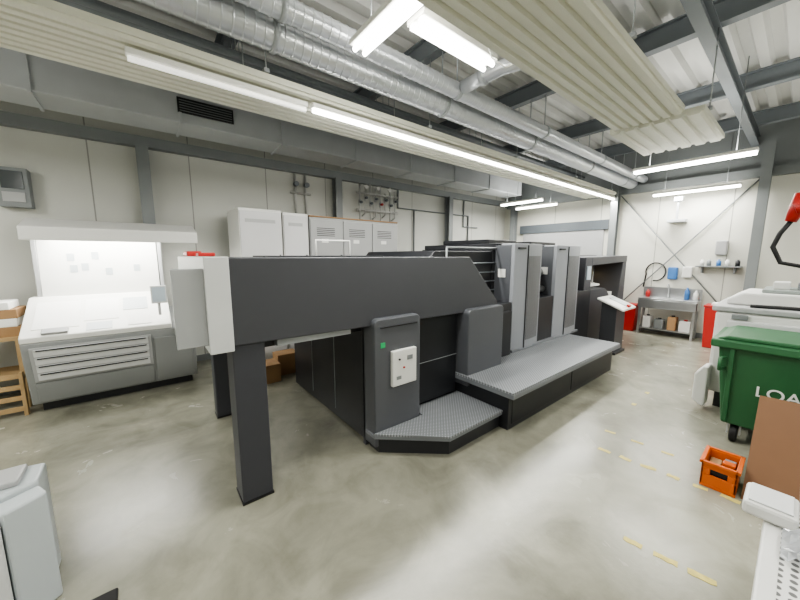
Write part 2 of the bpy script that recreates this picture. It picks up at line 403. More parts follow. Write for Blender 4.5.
B().box(1.64, 1.69, 2.096, 2.10, .63, .66).done('label_field', M_steelL, cp)
B().box(1.50, 1.545, 2.136, 2.142, .93, .975).done('sticker', M_greenst, p1, 0, 'small green square sticker')
B().box(1.97, 2.60, 2.27, 2.33, .22, 1.10).done('front_cover', M_black, P, .01)
B().box(3.26, 3.66, 2.27, 2.33, .3, 1.0).done('front_cover', M_black, P, .01)
B().box(1.97, 2.60, 2.264, 2.272, .64, .645).done('cover_seam', M_steelL, P)
B().pz([(1.42, 2.14), (1.90, 1.70), (2.66, 1.70), (2.66, 2.30), (1.98, 2.30), (1.98, 2.13)], .17, .19).done('step_plate', M_tread, P, .003, 'tread-plate step with chamfered corner')
sf = B().pz([(1.425, 2.135), (1.905, 1.705), (2.66, 1.705), (2.66, 2.28), (1.425, 2.28)], .14, .17).done('step_frame', M_edge, P, .003)
B().pz([(1.47, 2.14), (1.93, 1.74), (2.66, 1.74), (2.66, 2.28), (1.47, 2.28)], 0, .14).done('step_base', M_vdark, sf)
B().box(2.60, 5.40, 1.56, 2.34, .405, .425).done('platform_plate', M_tread, P, .003, 'long tread-plate working platform')
pf = B().box(2.60, 5.405, 1.555, 2.34, .36, .405).done('platform_frame', M_edge, P, .003)
B().box(2.66, 5.37, 1.64, 2.34, 0, .36).done('platform_base', M_vdark, pf, .004)
for k in range(2): B().box(2.72+k*1.3, 3.98+k*1.3, 1.634, 1.642, .05, .32).done('skirt_panel', M_black, pf, .003)
B().py([(2.45, 1.1), (2.45, 1.6), (2.6, 1.76), (3.72, 1.76), (3.72, .9), (3.0, .9)], 2.62, 4.0).done('upper_body', M_black, P, .012)
gr = B().loft([(2.75, 2.58, 1.2), (2.75, 2.58, 1.80), (3.7, 2.58, 1.80)], .014, 8).done('guard_rail', M_steelL, P)
for k in range(4): B().cyl((2.76, 2.59, 1.25+k*.12), (3.7, 2.59, 1.25+k*.12), .009, 8).done('rail_bar', M_steel, gr)
B().loft([(1.72, 3.85, 1.69), (1.72, 3.85, 1.90), (2.2, 3.85, 1.90), (2.2, 3.85, 1.69)], .013, 8).done('top_rail', M_white, P)
B().box(.9, 2.3, 3.2, 3.6, 1.69, 1.705).done('top_cover', M_black, P, .005)
def unit(x0, x1):
    body = B().box(x0-.06, x1+.28, 2.60, 4.0, .4, 1.80).done('printing_unit', M_black, P, .012)
    B().box(x0, x1, 2.5, 4.0, 1.80, 1.87).done('unit_top', M_vdark, body, .01)
    B().box(x0+.03, x1-.05, 2.75, 3.6, 1.87, 1.93).done('ink_fountain_cover', M_black, body, .01)
    pts = []; n = 12; xe = x1-.10
    for i in range(n+1):
        t = i/n; pts.append((x0+(xe-x0)*t, 2.33-.06*math.sin(math.pi*(.12+.76*t))))
    pts += [(xe, 2.62), (x0, 2.62)]
    B().pz(pts, .44, 1.86).done('unit_guard', M_silver2, body, .006, 'broad curved light grey front cover')
    q = [(x, y-.004) for x, y in pts[5:12]] + [(x, y+.02) for x, y in reversed(pts[5:12])]
    B().pz(q, .56, 1.70).done('perforated_cover', M_perf, body)
    B().box(x0+(xe-x0)*.36, x0+(xe-x0)*.36+.012, 2.262, 2.30, .46, 1.84).done('cover_seam', M_black, body)
    B().box(xe+.005, x1, 2.36, 2.62, .46, 1.82).done('recess_cover', M_vdark, body, .004)
    B().box(xe+.02, x1-.02, 2.35, 2.365, 1.25, 1.45).done('unit_keypad', M_steelL, body, .003)
    B().box(x0-.006, x0+.004, 2.36, 2.60, .46, 1.84).done('side_cover', M_panel, body, .002)
    B().box(x0-.012, x0-.004, 2.43, 2.54, 1.42, 1.53).done('side_label', M_white, body)
    B().box(x0+.05, x0+.2, 2.27, 2.32, 1.79, 1.81).done('name_plate', M_black, body)
unit(3.72, 4.50)
unit(4.84, 5.74)
for (xa, xb) in ((3.3, 3.68), (4.54, 4.80)):
    B().box(xa, xb, 2.34, 2.60, .425, .58).done('unit_step', M_vdark, P, .004)
    B().box(xa+.005, xb-.005, 2.345, 2.595, .58, .595).done('unit_step_plate', M_tread, P, .002)
B().box(4.52, 4.80, 2.5, 2.62, .6, 1.1).done('gap_cover', M_vdark, P, .01)
B().box(3.72, 5.7, 2.28, 2.5, .425, .46).done('unit_sill', M_edge, P, .004)
B().cyl((4.52, 2.5, 1.2), (4.82, 2.5, 1.2), .05, 12).done('ink_roller', M_chrome, P)
B().cyl((4.52, 2.55, 1.45), (4.82, 2.55, 1.45), .06, 12).done('ink_roller', M_chrome, P)
# feeder
fe = B().py([(6.02, 0.02), (6.02, 1.70), (8.1, 1.72), (8.15, 1.5), (8.15, .02)], 2.95, 3.95).done('feeder', M_vdark, P, .015)
B().py([(6.02, 0), (6.02, 1.68), (6.30, 1.68), (6.30, 0)], 2.36, 2.95).done('feeder_post', M_charc, fe, .008)
B().py([(6.30, 1.53), (6.30, 1.68), (8.1, 1.71), (8.1, 1.58)], 2.36, 2.95).done('feeder_head_rail', M_charc, fe, .008)
arc = [(6.85+.5*math.cos(a), .60+.5*math.sin(a)) for a in [math.radians(d) for d in range(90, -1, -15)]]
B().py([(6.30, 0), (6.30, 1.10)]+arc+[(7.35, 0)], 2.36, 2.95).done('feeder_side_cover', M_charc, fe, .010, 'dark side cover with a curved edge')
B().py([(7.85, 0), (7.78, .8), (7.95, 1.60), (8.15, 1.62), (8.15, 0)], 2.38, 2.95).done('feeder_end_frame', M_charc, fe, .01)
B().box(6.40, 7.3, 2.90, 2.95, 1.42, 1.46).done('work_light', M_warm, fe, 0, 'warm glowing work light strip inside the feeder')
B().box(7.45, 7.7, 2.90, 2.95, 1.36, 1.41).done('work_light', M_warm, fe, 0, 'warm glowing work light strip inside the feeder')
B().px([(2.5, 1.12), (2.5, 1.15), (2.9, 1.22), (2.9, 1.19)], 6.35, 7.1).done('fed_sheet', M_paper, fe)
for k in range(3): B().cyl((6.5+k*.25, 2.6, 1.15), (6.5+k*.25, 2.6, 1.5), .016, 8).done('suction_rod', M_chrome, fe)
B().box(6.08, 6.24, 2.345, 2.362, 1.28, 1.52).done('feeder_display', M_screen, fe, .004)
B().box(7.40, 7.8, 2.5, 2.9, .12, .95).done('paper_pile', M_paper, fe, 0, 'stack of white sheets in the feeder')
B().box(7.38, 7.82, 2.46, 2.92, .0, .12).done('pile_board', M_wood, fe)

T = thing('slanted_desk', (6.5, 2.0, 0), 'small dark pedestal desk with a slanted white top beside the feeder', 'desk')
B().px([(1.78, .78), (1.78, .81), (2.18, .98), (2.18, .95)], 6.15, 6.80).done('desk_top', M_white, T, .004)
B().px([(1.90, .04), (1.90, .82), (2.14, .93), (2.14, .04)], 6.25, 6.68).done('pedestal', M_charc, T, .008)
B().box(6.22, 6.70, 1.86, 2.20, 0, .04).done('desk_foot', M_vdark, T, .006)
Rd = Matrix.Translation((0, 1.78, .81)) @ Matrix.Rotation(math.atan2(.17, .40), 4, 'X')
lone(B().box(6.2, 6.42, .05, .33, .002, .006, Rd).done('document', M_paper), 'white paper sheet lying on the slanted desk', 'paper', 'papers on slanted desk')
lone(B().box(6.48, 6.72, .08, .36, .002, .010, Rd).done('document', M_pale), 'pale grey document folder lying on the slanted desk', 'paper', 'papers on slanted desk')
lone(B().box(6.45, 6.54, .01, .06, .010, .045, Rd).done('red_box', M_red, None, .004), 'small red box on the slanted desk', 'box')
lone(B().box(.29, .39, 2.5, 2.62, 1.697, 1.722).done('red_cloth', M_red, None, .008), 'small folded red cloth on top of the press end', 'cloth', 'red cloths')
lone(B().box(.29, .40, 3.2, 3.5, 1.697, 1.74).done('red_cloth', M_red, None, .012), 'folded red cloth on top of the press end', 'cloth', 'red cloths')

# ------------------------------------------------------------------ cabinets behind press
def cabinet(x0, x1, y0, y1, zt, nd, label, mt, md):
    T = thing('tall_cabinet', ((x0+x1)/2, y0, 0), label, 'cabinet', 'tall cabinets behind the press')
    B().box(x0, x1, y0+.02, y1, 0, zt).done('cabinet_body', mt, T, .006)
    w = (x1-x0)/nd
    for k in range(nd):
        d = B().box(x0+k*w+.012, x0+(k+1)*w-.012, y0, y0+.022, .12, zt-.04).done('cabinet_door', md, T, .004)
        B().box(x0+(k+1)*w-.06, x0+(k+1)*w-.04, y0-.02, y0, 1.55, 1.72).done('door_handle', M_black, d, .003)
        if mt is M_cab:
            for j in range(5): B().box(x0+k*w+.12, x0+(k+1)*w-.16, y0-.004, y0+.001, zt-.30+j*.03, zt-.29+j*.03).done('door_vent', M_black, d)
            B().box(x0+k*w+.2, x0+k*w+.32, y0-.004, y0+.001, 1.92, 1.98).done('door_label', M_white, d)
        else:
            B().box(x0+k*w+.08, x0+(k+1)*w-.1, y0-.004, y0+.001, zt-.20, zt-.15).done('door_label', M_ltgrey, d)
    if mt is M_cab: B().box(x0, x1, y0, y1, zt, zt+.02).done('cabinet_top', M_card, T, .003, 'brown board laid along the top')
cabinet(1.10, 1.70, 5.0, 5.75, 2.38, 1, 'tall white steel cabinet behind the press', M_white, M_gloss)
cabinet(1.72, 2.12, 5.0, 5.75, 2.36, 1, 'narrow white steel cabinet between taller cabinets', M_white, M_gloss)
cabinet(2.15, 3.95, 5.02, 5.75, 2.33, 3, 'wide light grey three-door switch cabinet behind the press', M_cab, M_cab)
lone(B().box(1.0, 1.35, 4.3, 4.6, 0, .25).done('cardboard_box', M_card, None, .004), 'brown cardboard carton on the floor behind the press', 'box', 'cartons behind press')
lone(B().box(1.38, 1.68, 4.5, 4.75, 0, .30).done('cardboard_box', M_card, None, .004), 'brown cardboard carton on the floor behind the press', 'box', 'cartons behind press')

# wall manifold
T = thing('pipe_manifold', (4.1, 5.85, 2.7), 'wall-mounted light metal pipe manifold with valves and gauges', 'pipework')
for k in range(8):
    x = 3.62+k*.13; zt = (3.19, 3.05, 3.19, 3.12)[k % 4]; zb = (2.42, 2.55, 2.42, 2.5)[k % 4]
    pp = B().loft([(x, 5.99, zb), (x, 5.87, zb+.04), (x, 5.87, zt)], .017, 8).done('riser_pipe', M_pipe, T)
    zv = (2.80, 2.9)[k % 2]
    B().loft([(x, 5.87, zv-.06), (x, 5.87, zv-.03), (x, 5.87, zv+.03), (x, 5.87, zv+.06)], [.018, .032, .032, .018], 10).done('valve_body', M_chrome, pp)
    B().cyl((x, 5.85, zv), (x, 5.79, zv), .026, 10).done('valve_wheel', M_red if k == 4 else M_steelD, pp)
for z in (3.0, 2.66): B().cyl((3.55, 5.88, z), (4.62, 5.88, z), .024, 10).done('header_pipe', M_pipe, T)
for k in range(3): B().cyl((3.75+k*.3, 5.84, 3.12), (3.75+k*.3, 5.80, 3.12), .04, 12).done('gauge', M_white, T)
T = thing('conduit_loop', (5.9, 5.9, 2.3), 'thin grey conduit loop mounted on the panel wall', 'pipework')
B().loft([(4.7, 5.97, 3.19), (4.7, 5.97, 2.8), (7.2, 5.97, 2.8), (7.2, 5.97, 1.4)], .024, 8).done('conduit_pipe', M_steelL, T)
B().cyl((5.2, 5.97, 2.8), (5.2, 5.97, 1.5), .02, 8).done('conduit_pipe', M_steelL, T)
B().loft([(7.0, 5.97, 3.19), (7.0, 5.97, 2.5), (7.6, 5.97, 2.5)], .02, 8).done('conduit_pipe', M_steelL, T)
T = thing('wall_valves', (2.35, 5.9, 2.9), 'pair of small pipes with valves on the panel wall', 'pipework')
for xx in (2.3, 2.5):
    pp = B().cyl((xx, 5.97, 2.4), (xx, 5.97, 3.19), .022, 8).done('valve_pipe', M_pipe, T)
    B().cyl((xx, 5.95, 3.0), (xx, 5.87, 3.0), .045, 10).done('valve_wheel', M_steel, pp)
B().cyl((2.2, 5.96, 2.85), (2.6, 5.96, 2.85), .02, 8).done('header_pipe', M_pipe, T)
T = thing('electrical_box', (-1.1, 5.9, 2.3), 'grey wall-mounted electrical box with a dark glazed door', 'electrical box')
B().box(-1.24, -.98, 5.84, 6.0, 2.27, 2.72).done('box_body', M_steelL, T, .008)
B().box(-1.20, -1.02, 5.83, 5.845, 2.48, 2.68).done('box_window', M_glass, T, .003)
B().box(-1.20, -1.02, 5.83, 5.845, 2.33, 2.44).done('box_label', M_ltgrey, T, .003)

# ------------------------------------------------------------------ CONSOLE
C = thing('colour_control_console', (-.4, 5.3, 0), 'wide grey and white press control console with lit canopy and drawers', 'control console')
B().px([(5.02, .1), (4.92, .60), (4.90, .80), (5.75, .98), (5.75, .1)], -1.06, .46).done('console_body', M_cons, C, .012)
B().box(-1.00, .40, 5.10, 5.7, 0, .1).done('plinth', M_vdark, C)
B().px([(4.90, .80), (4.89, .86), (5.50, 1.22), (5.70, 1.22), (5.70, .95)], -1.06, .22).done('desk_top', M_consW, C, .010)
B().px([(4.86, .70), (4.86, .79), (4.92, .83), (5.6, .86), (5.6, .72)], .24, .50).done('side_shelf', M_cons, C, .015)
def slant(z): return 4.92+(0.60-z)*(.10/.5)
B().px([(slant(.36)-.016, .36), (slant(.75)-.016, .75), (slant(.75)+.01, .75), (slant(.36)+.01, .36)], -1.00, -.00).done('drawer_band', M_ltgrey, C, .004)
for k in range(4):
    z1 = .73-k*.09; z0 = z1-.08
    d = B().px([(slant(z0)-.026, z0), (slant(z1)-.026, z1), (slant(z1)-.01, z1), (slant(z0)-.01, z0)], -.97, -.03).done('drawer', M_endcap, C, .004)
    B().px([(slant(z1)-.030, z1-.018), (slant(z1)-.030, z1-.006), (slant(z1)-.02, z1-.006), (slant(z1)-.02, z1-.018)], -.95, -.05).done('drawer_grip', M_vdark, d)
B().px([(slant(.14)-.012, .14), (slant(.7)-.012, .7), (slant(.7)+.01, .7), (slant(.14)+.01, .14)], .03, .42).done('side_door', M_cons, C, .006)
B().px([(slant(.12)-.012, .12), (slant(.34)-.012, .34), (slant(.34)+.01, .34), (slant(.12)+.01, .12)], -1.0, -.00).done('lower_panel', M_cons, C, .006)
B().px([(5.56, 1.20), (5.64, 1.98), (5.72, 1.98), (5.72, 1.20)], -.96, .16).done('back_board', M_consW, C, .006)
for xx in (-1.00, .17): B().box(xx, xx+.04, 5.58, 5.76, .95, 2.0).done('canopy_post', M_ltgrey, C, .005)
B().px([(4.95, 1.86), (4.95, 2.00), (5.30, 2.11), (5.85, 2.15), (5.85, 2.03)], -.96, .58).done('canopy', M_white, C, .012)
B().px([(5.12, 1.895), (5.12, 1.905), (5.6, 1.975), (5.6, 1.965)], -.88, .3).done('canopy_light', M_tube, C)
ld = bpy.data.lights.new('canopy_glow', 'AREA'); ld.shape = 'RECTANGLE'; ld.size = 1.3; ld.size_y = .3; ld.energy = 10; ld.color = (1, .98, .94)
lo = bpy.data.objects.new('canopy_glow', ld); COL.objects.link(lo); lo.parent = C; lo.matrix_parent_inverse = W[C.name].inverted(); lo.matrix_basis = Matrix.Translation((-.35, 5.25, 1.86))
T = thing('monitor', (.12, 4.95, .9), 'small pale flat monitor on a stand at the console', 'monitor')
B().box(.04, .20, 4.93, 4.96, 1.12, 1.34).done('monitor_body', M_endcap, T, .008)
B().box(.055, .185, 4.926, 4.931, 1.14, 1.32).done('screen', M_screen, T)
B().box(.10, .13, 4.96, 4.98, .97, 1.25).done('monitor_stand', M_ltgrey, T, .003)
R = Matrix.Translation((0, 4.89, .86)) @ Matrix.Rotation(math.atan2(.36, .61), 4, 'X')
for (xa, xb, ya, yb_) in ((-.98, -.62, .12, .60), (-.58, -.28, .20, .62), (-.24, .0, .35, .6), (-.20, .02, .05, .27), (-.56, -.34, .03, .16)):
    lone(B().box(xa, xb, ya, yb_, .001, .005, R).done('printed_sheet', M_paper if xa not in (-.24, -.56) else M_pale), 'printed sheet lying on the console desk', 'paper', 'sheets on console')
lone(B().box(-.9, -.70, .02, .10, .001, .03, R).done('hand_gauge', M_ltgrey, None, .005), 'small grey measuring device on the console desk', 'device')
for (xa, za) in ((-.7, 1.5), (-.6, 1.52), (-.38, 1.46), (-.72, 1.64), (-.5, 1.66), (-.1, 1.5)):
    o = 5.56+(za-1.20)*.103
    lone(B().box(xa, xa+.065, o-.004, o+.004, za, za+.09).done('pinned_note', M_pale), 'small paper note stuck on the console back board', 'note', 'notes on board')
T = thing('side_cart', (-1.6, 5.5, 0), 'wooden cart loaded with paper packs', 'cart')
for z in (.78, .35): B().box(-2.0, -1.13, 5.30, 5.80, z, z+.04).done('cart_shelf', M_wood, T)
for xx in (-2.0, -1.17):
    for yy in (5.30, 5.76): B().box(xx, xx+.04, yy, yy+.04, 0, .78).done('cart_leg', M_wood, T)
for (z0, z1, mt, lb, x1) in ((.82, .93, M_card, 'brown wrapped', -1.12), (.93, 1.02, M_paper, 'white', -1.14), (1.02, 1.12, M_card, 'brown wrapped', -1.13), (1.12, 1.20, M_paper, 'white', -1.18)):
    lone(B().box(-1.55, x1, 5.34, 5.72, z0, z1).done('paper_pack', mt, None, .006), lb+' pack of paper stacked on the cart', 'paper pack', 'paper packs')
T = thing('wooden_pallet', (-1.3, 5.0, 0), 'light wooden pallet frame standing against the console', 'pallet')
for k in range(4): B().box(-1.38, -1.12, 5.06, 5.08, .05+k*.12, .10+k*.12).done('pallet_slat', M_wood, T, .002)
for xx in (-1.13, -1.41): B().box(xx, xx+.03, 5.04, 5.10, 0, .48).done('pallet_runner', M_wood, T, .002)

# ------------------------------------------------------------------ foreground corner machine
T = thing('folding_machine_cover', (-.8, 2.3, 0), 'pale blue-grey stepped machine cover standing on the floor', 'machine cover')
cv = B().pz([(-1.3, 2.0), (-.66, 2.16), (-.50, 2.26), (-.50, 2.44), (-1.3, 2.6)], 0, .60).done('cover_body', M_pale, T, .012)
B().pz([(-1.2, 1.80), (-.66, 2.00), (-.585, 2.08), (-.64, 2.17), (-1.2, 2.02)], .0, .54).done('cover_front', M_endcap, cv, .015)
B().pz([(-.578, 2.075), (-.455, 2.165), (-.50, 2.26), (-.635, 2.17)], 0, .575).done('cover_door', M_pale, cv, .012)
B().box(-.75, -.56, 2.25, 2.42, .60, .63).done('cover_lid', M_ltgrey, cv, .008)
lone(B().box(-.44, -.24, 1.88, 2.02, 0, .02).done('foot_pad', M_rubber, None, .008), 'black rubber foot pad on the floor', 'pad')

# ------------------------------------------------------------------ green bin
GY = .05
G = thing('wheeled_bin', (4.35, -.1, 0), 'large green wheeled plastic waste container with white lettering', 'waste bin')
b = B(); frus(b, 4.08, 4.62, -.78+GY, .28+GY, .17, 4.02, 4.70, -.85+GY, .35+GY, .90)
b.done('bin_body', M_green, G, .02)
B().box(3.97, 4.74, -.90+GY, .40+GY, .89, .965).done('bin_rim', M_green, G, .015)
B().px([(.37+GY, .965), (-.87+GY, .965), (-.8+GY, 1.0), (.3+GY, 1.0)], 4.0, 4.7).done('bin_lid', M_green, G, .01)
for yy in (.29, -.2, -.72): 
    b = B(); b.prism([(4.062, yy, .2), (4.040, yy, .2), (3.985, yy, .9), (4.02, yy, .9)], (0, .035, 0)); b.done('bin_rib', M_green, G, .006)
for (xx, yy) in ((4.15, .24), (4.15, -.66), (4.55, .24), (4.55, -.66)):
    w = B().cyl((xx, yy-.025, .08), (xx, yy+.025, .08), .08, 20).done('wheel', M_rubber, G, .008)
    B().prism([(xx-.03, yy-.045, .07), (xx-.03, yy-.045, .18), (xx-.03, yy+.045, .18), (xx-.03, yy+.045, .07), (xx-.03, yy+.035, .07), (xx-.03, yy+.035, .165), (xx-.03, yy-.035, .165), (xx-.03, yy-.035, .07)], (.06, 0, 0)).done('caster_fork', M_galv, w)
B().loft([(4.0, .35, .80), (3.94, .37, .80), (3.94, .37, .7), (4.02, .35, .7)], .015, 8).done('bin_handle', M_green, G)
cu = bpy.data.curves.new('bin_text', 'FONT'); cu.body = 'LOA'; cu.size = .13; cu.extrude = .001; cu.offset = .0012
to = bpy.data.objects.new('bin_text', cu); COL.objects.link(to)
bpy.context.view_layer.update()
me = bpy.data.meshes.new_from_object(to.evaluated_get(bpy.context.evaluated_depsgraph_get()))
bpy.data.objects.remove(to)
Rm = Matrix(((0, 0, -1, 0), (-1, 0, 0, 0), (0, 1, 0, 0), (0, 0, 0, 1)))
me.transform(Matrix.Translation((4.044, .145, .50)) @ Matrix.Rotation(math.radians(-4.7), 4, 'Y') @ Rm)
me.materials.clear(); me.materials.append(M_text)
lt = bpy.data.objects.new('bin_lettering', me); reg(lt, G)

T = thing('white_sheet_machine', (5.4, 0, 0), 'white cabinet-like finishing machine standing behind the green bin', 'machine')
B().box(4.92, 6.1, -1.0, .55, .18, 1.10).done('machine_body', M_white, T, .03)
B().box(4.90, 6.12, -1.02, .58, 1.10, 1.16).done('machine_top', M_ltgrey, T, .015)
dd = B().box(4.89, 4.93, -.9, .45, .62, 1.02).done('machine_door', M_endcap, T, .015)
B().box(4.88, 4.9, .15, .36, .9, .925).done('machine_grip', M_black, dd)
B().box(4.88, 4.9, -.3, .05, .7, .9).done('machine_window', M_glass, dd)
B().box(4.885, 4.925, .30, .42, 1.03, 1.08).done('machine_switch_plate', M_steelL, T, .004)
B().px([(-.9, 1.16), (-.9, 1.30), (.38, 1.30), (.50, 1.22), (.50, 1.16)], 5.15, 5.95).done('machine_hood', M_white, T, .02)
for yy in (.42, -.9):
    for xx in (4.98, 5.9): B().box(xx, xx+.06, yy, yy+.06, 0, .18).done('machine_foot', M_vdark, T)
B().px([(.56, .05), (.63, .10), (.63, .40), (.56, .5), (.52, .5), (.52, .05)], 4.72, 4.92).done('machine_arm', M_white, T, .015)
lone(B().box(5.25, 5.85, -.7, .25, 1.30, 1.34).done('cover_sheet', M_dgreen, None, .01), 'grey-green flat board on the white machine', 'board')
lone(B().loft([(4.95, .3, 1.18), (5.0, .1, 1.18), (5.02, -.1, 1.18), (4.97, -.3, 1.18), (5.02, -.5, 1.18)], .018, 8).done('black_hose', M_rubber), 'black hose lying on the white machine', 'hose')
for i, (yy, mt, lb) in enumerate(((.12, M_white, 'white'), (-.05, M_steelL, 'grey'))):
    lone(B().box(5.35, 5.6, yy-.06, yy+.06, 1.34, 1.42).done('small_tin', mt, None, .01), lb+' small container on the board', 'container', 'containers on machine')

bo = B().prism([(3.16, .10, 0), (3.62, .10, .64), (3.64, .10, .63), (3.18, .10, 0)], (.06, -.85, 0)).done('brown_board', M_brown)
lone(bo, 'brown hardboard sheet leaning against the green bin', 'board')
T = thing('orange_crate', (3.25, .24, 0), 'small orange plastic crate with handle holes on the floor', 'crate')
x0, x1, y0, y1, h = 3.13, 3.40, .125, .315, .19
cb = B().box(x0, x1, y0, y1, 0, .02).box(x0, x0+.015, y0, y1, .02, .10).box(x0, x0+.015, y0, y1, .145, h).box(x0, x0+.015, y0, y0+.05, .10, .145).box(x0, x0+.015, y1-.05, y1, .10, .145)\
  .box(x1-.015, x1, y0, y1, .02, h).box(x0, x1, y0, y0+.015, .02, h).box(x0, x1, y1-.015, y1, .02, h).done('crate_shell', M_orange, T, .004)
b = B(); b.box(x0-.012, x1+.012, y0-.012, y0+.012, h-.01, h+.012)
b.box(x0-.012, x1+.012, y1-.012, y1+.012, h-.01, h+.012).box(x0-.012, x0+.012, y0, y1, h-.01, h+.012).box(x1-.012, x1+.012, y0, y1, h-.01, h+.012).done('crate_rim', M_orange, T, .003)
for (xa, xb, ya, yb_, zt, mt, lb) in ((3.155, 3.25, .15, .29, .15, M_black, 'black'), (3.26, 3.32, .15, .22, .17, M_orange, 'orange'), (3.26, 3.37, .225, .29, .14, M_card, 'brown'), (3.325, 3.375, .15, .215, .16, M_steelL, 'grey')):
    lone(B().box(xa, xb, ya, yb_, .02, zt).done('scrap_piece', mt, None, .008), lb+' scrap piece inside the orange crate', 'scrap', 'scrap in crate')

T = thing('white_trolley', (1.8, -.2, 0), 'white plastic trolley with perforated top', 'trolley')
B().pz([(1.28, -.6), (2.50, -.6), (2.50, -.11), (2.14, -.11), (2.14, -.01), (1.28, -.01)], .54, .60).done('trolley_top', M_white, T, .010)
B().box(1.33, 2.10, -.58, -.05, .06, .54).done('trolley_body', M_white, T, .015)
B().box(1.34, 2.10, -.57, -.06, .60, .604).done('perforated_sheet', M_holes, T)
for xx in (1.45, 2.0):
    for yy in (-.12, -.5): B().cyl((xx, yy-.015, .03), (xx, yy+.015, .03), .03, 14).done('wheel', M_rubber, T)
T = thing('white_box', (2.0, .0, .605), 'small white plastic box resting on the trolley edge', 'box')
B().box(1.93, 2.12, -.10, .055, .605, .665).done('box_body', M_white, T, .014)
B().box(1.945, 2.105, -.085, .04, .665, .672).done('box_lid', M_endcap, T, .003)
def film(cx, cy, r, h):
    b = B(); g = []
    n = 10
    for i in range(n+1):
        for j in range(n+1):
            u = i/n*2-1; v = j/n*2-1
            z = .607+h*max(0, 1-u*u)*max(0, 1-v*v)+random.uniform(0, .04)
            g.append(b.bm.verts.new((cx+u*r, cy+v*r, z)))
    for i in range(n):
        for j in range(n): b._f([g[i*(n+1)+j], g[(i+1)*(n+1)+j], g[(i+1)*(n+1)+j+1], g[i*(n+1)+j+1]])
    lone(b.done('plastic_film', M_film), 'crumpled clear plastic film lying on the trolley', 'plastic film', 'plastic film heap')
film(2.32, -.20, .09, .26); film(1.80, -.15, .09, .08); film(2.03, -.20, .08, .10)

def bin_(x, y, w, h, label, mt):
    T = thing('red_bin', (x, y, 0), label, 'bin')
    b = B(); frus(b, x-w*.42, x+w*.42, y-w*.42, y+w*.42, 0, x-w*.5, x+w*.5, y-w*.5, y+w*.5, h); b.done('bin_body', mt, T, .015)
    B().box(x-w*.53, x+w*.53, y-w*.53, y+w*.53, h, h+.04).done('bin_rim', mt, T, .01)
bin_(8.25, .88, .36, .76, 'tall red plastic bin with lid by the end wall', M_red)
bin_(8.7, 2.38, .28, .58, 'red plastic bin beside the sink', M_red)
lone(B().box(8.15, 8.37, .78, .98, .80, .84).done('cloth_pack', M_paper, None, .01), 'white folded cloth on the red bin', 'cloth')
S = thing('wash_sink', (8.75, 1.7, 0), 'stainless steel wash sink on legs against the end wall', 'sink')
sy0, sy1, st_ = 1.22, 2.2, .80
B().box(8.50, 8.88, sy0, sy1, st_-.03, st_).box(8.50, 8.52, sy0, sy1, .60, st_-.03).box(8.50, 8.88, sy0, sy0+.02, .60, st_-.03).box(8.50, 8.88, sy1-.02, sy1, .60, st_-.03).box(8.50, 8.88, sy0+.02, sy1-.02, .58, .61).done('sink_basin', M_chrome, S, .006)
B().box(8.86, 8.90, sy0, sy1, st_, 1.02).done('splashback', M_chrome, S)
for yy in (sy0+.02, sy1-.06):
    for xx in (8.52, 8.82): B().box(xx, xx+.04, yy, yy+.04, 0, .60).done('sink_leg', M_chrome, S)
B().loft([(8.82, 1.75, .80), (8.82, 1.75, 1.06), (8.74, 1.75, 1.10), (8.66, 1.75, 1.05)], .012, 8).done('tap', M_chrome, S)
B().box(8.54, 8.84, sy0+.04, sy1-.04, .12, .14).done('sink_shelf', M_chrome, S)
for i, (yy, w, h, mt, lb) in enumerate(((1.3, .18, .22, M_white, 'white'), (1.53, .14, .28, M_card, 'brown'), (1.74, .16, .2, M_steelL, 'grey'), (1.96, .14, .25, M_white, 'white'))):
    T = thing('canister', (8.68, yy+w/2, .14), lb+' canister on the shelf under the sink', 'canister', 'canisters under sink')
    B().box(8.58, 8.78, yy, yy+w, .141, .141+h).done('canister_body', mt, T, .01)
    B().cyl((8.68, yy+w/2, .141+h), (8.68, yy+w/2, .17+h), .03, 10).done('canister_cap', M_red if i == 0 else M_black, T)
for yy, mt, lb, h in ((1.30, M_white, 'white', .2), (1.44, M_blue, 'blue', .25), (2.1, M_red, 'red', .16)):
    lone(B().loft([(8.78, yy, .801), (8.78, yy, .80+h*.7), (8.78, yy, .80+h*.85), (8.78, yy, .80+h)], [.04, .04, .016, .014], 12).done('bottle', mt), lb+' bottle standing on the sink edge', 'bottle', 'bottles on sink')
lone(B().box(8.88, 9.0, 1.66, 1.82, 1.2, 1.46).done('soap_dispenser', M_blue, None, .02), 'blue soap dispenser fixed on the end wall', 'dispenser', 'wall dispensers')
lone(B().box(8.88, 9.0, 1.42, 1.58, 1.25, 1.48).done('soap_dispenser', M_white, None, .02), 'white soap dispenser fixed on the end wall', 'dispenser', 'wall dispensers')
lone(B().box(8.86, 9.0, .95, 1.12, 1.72, 2.0).done('towel_dispenser', M_ltgrey, None, .02), 'grey paper towel dispenser on the end wall', 'dispenser')
T = thing('wall_shelf', (8.85, 1.0, 1.5), 'narrow grey shelf on brackets fixed to the end wall', 'shelf')
B().box(8.72, 9.0, .72, 1.36, 1.48, 1.505).done('shelf_board', M_steelL, T, .003)
for yy in (.8, 1.26): B().box(8.8, 9.0, yy, yy+.02, 1.36, 1.48).done('shelf_bracket', M_steelL, T)
for i, (yy, mt, lb) in enumerate(((.78, M_black, 'black'), (.92, M_white, 'white'), (1.04, M_blue, 'blue'), (1.18, M_steelL, 'grey'), (1.28, M_white, 'white'))):
    lone(B().loft([(8.85, yy, 1.506), (8.85, yy, 1.6), (8.85, yy, 1.605), (8.85, yy, 1.63)], [.035, .035, .02, .02], 12).done('small_can', mt), lb+' small can standing on the wall shelf', 'can', 'cans on wall shelf')
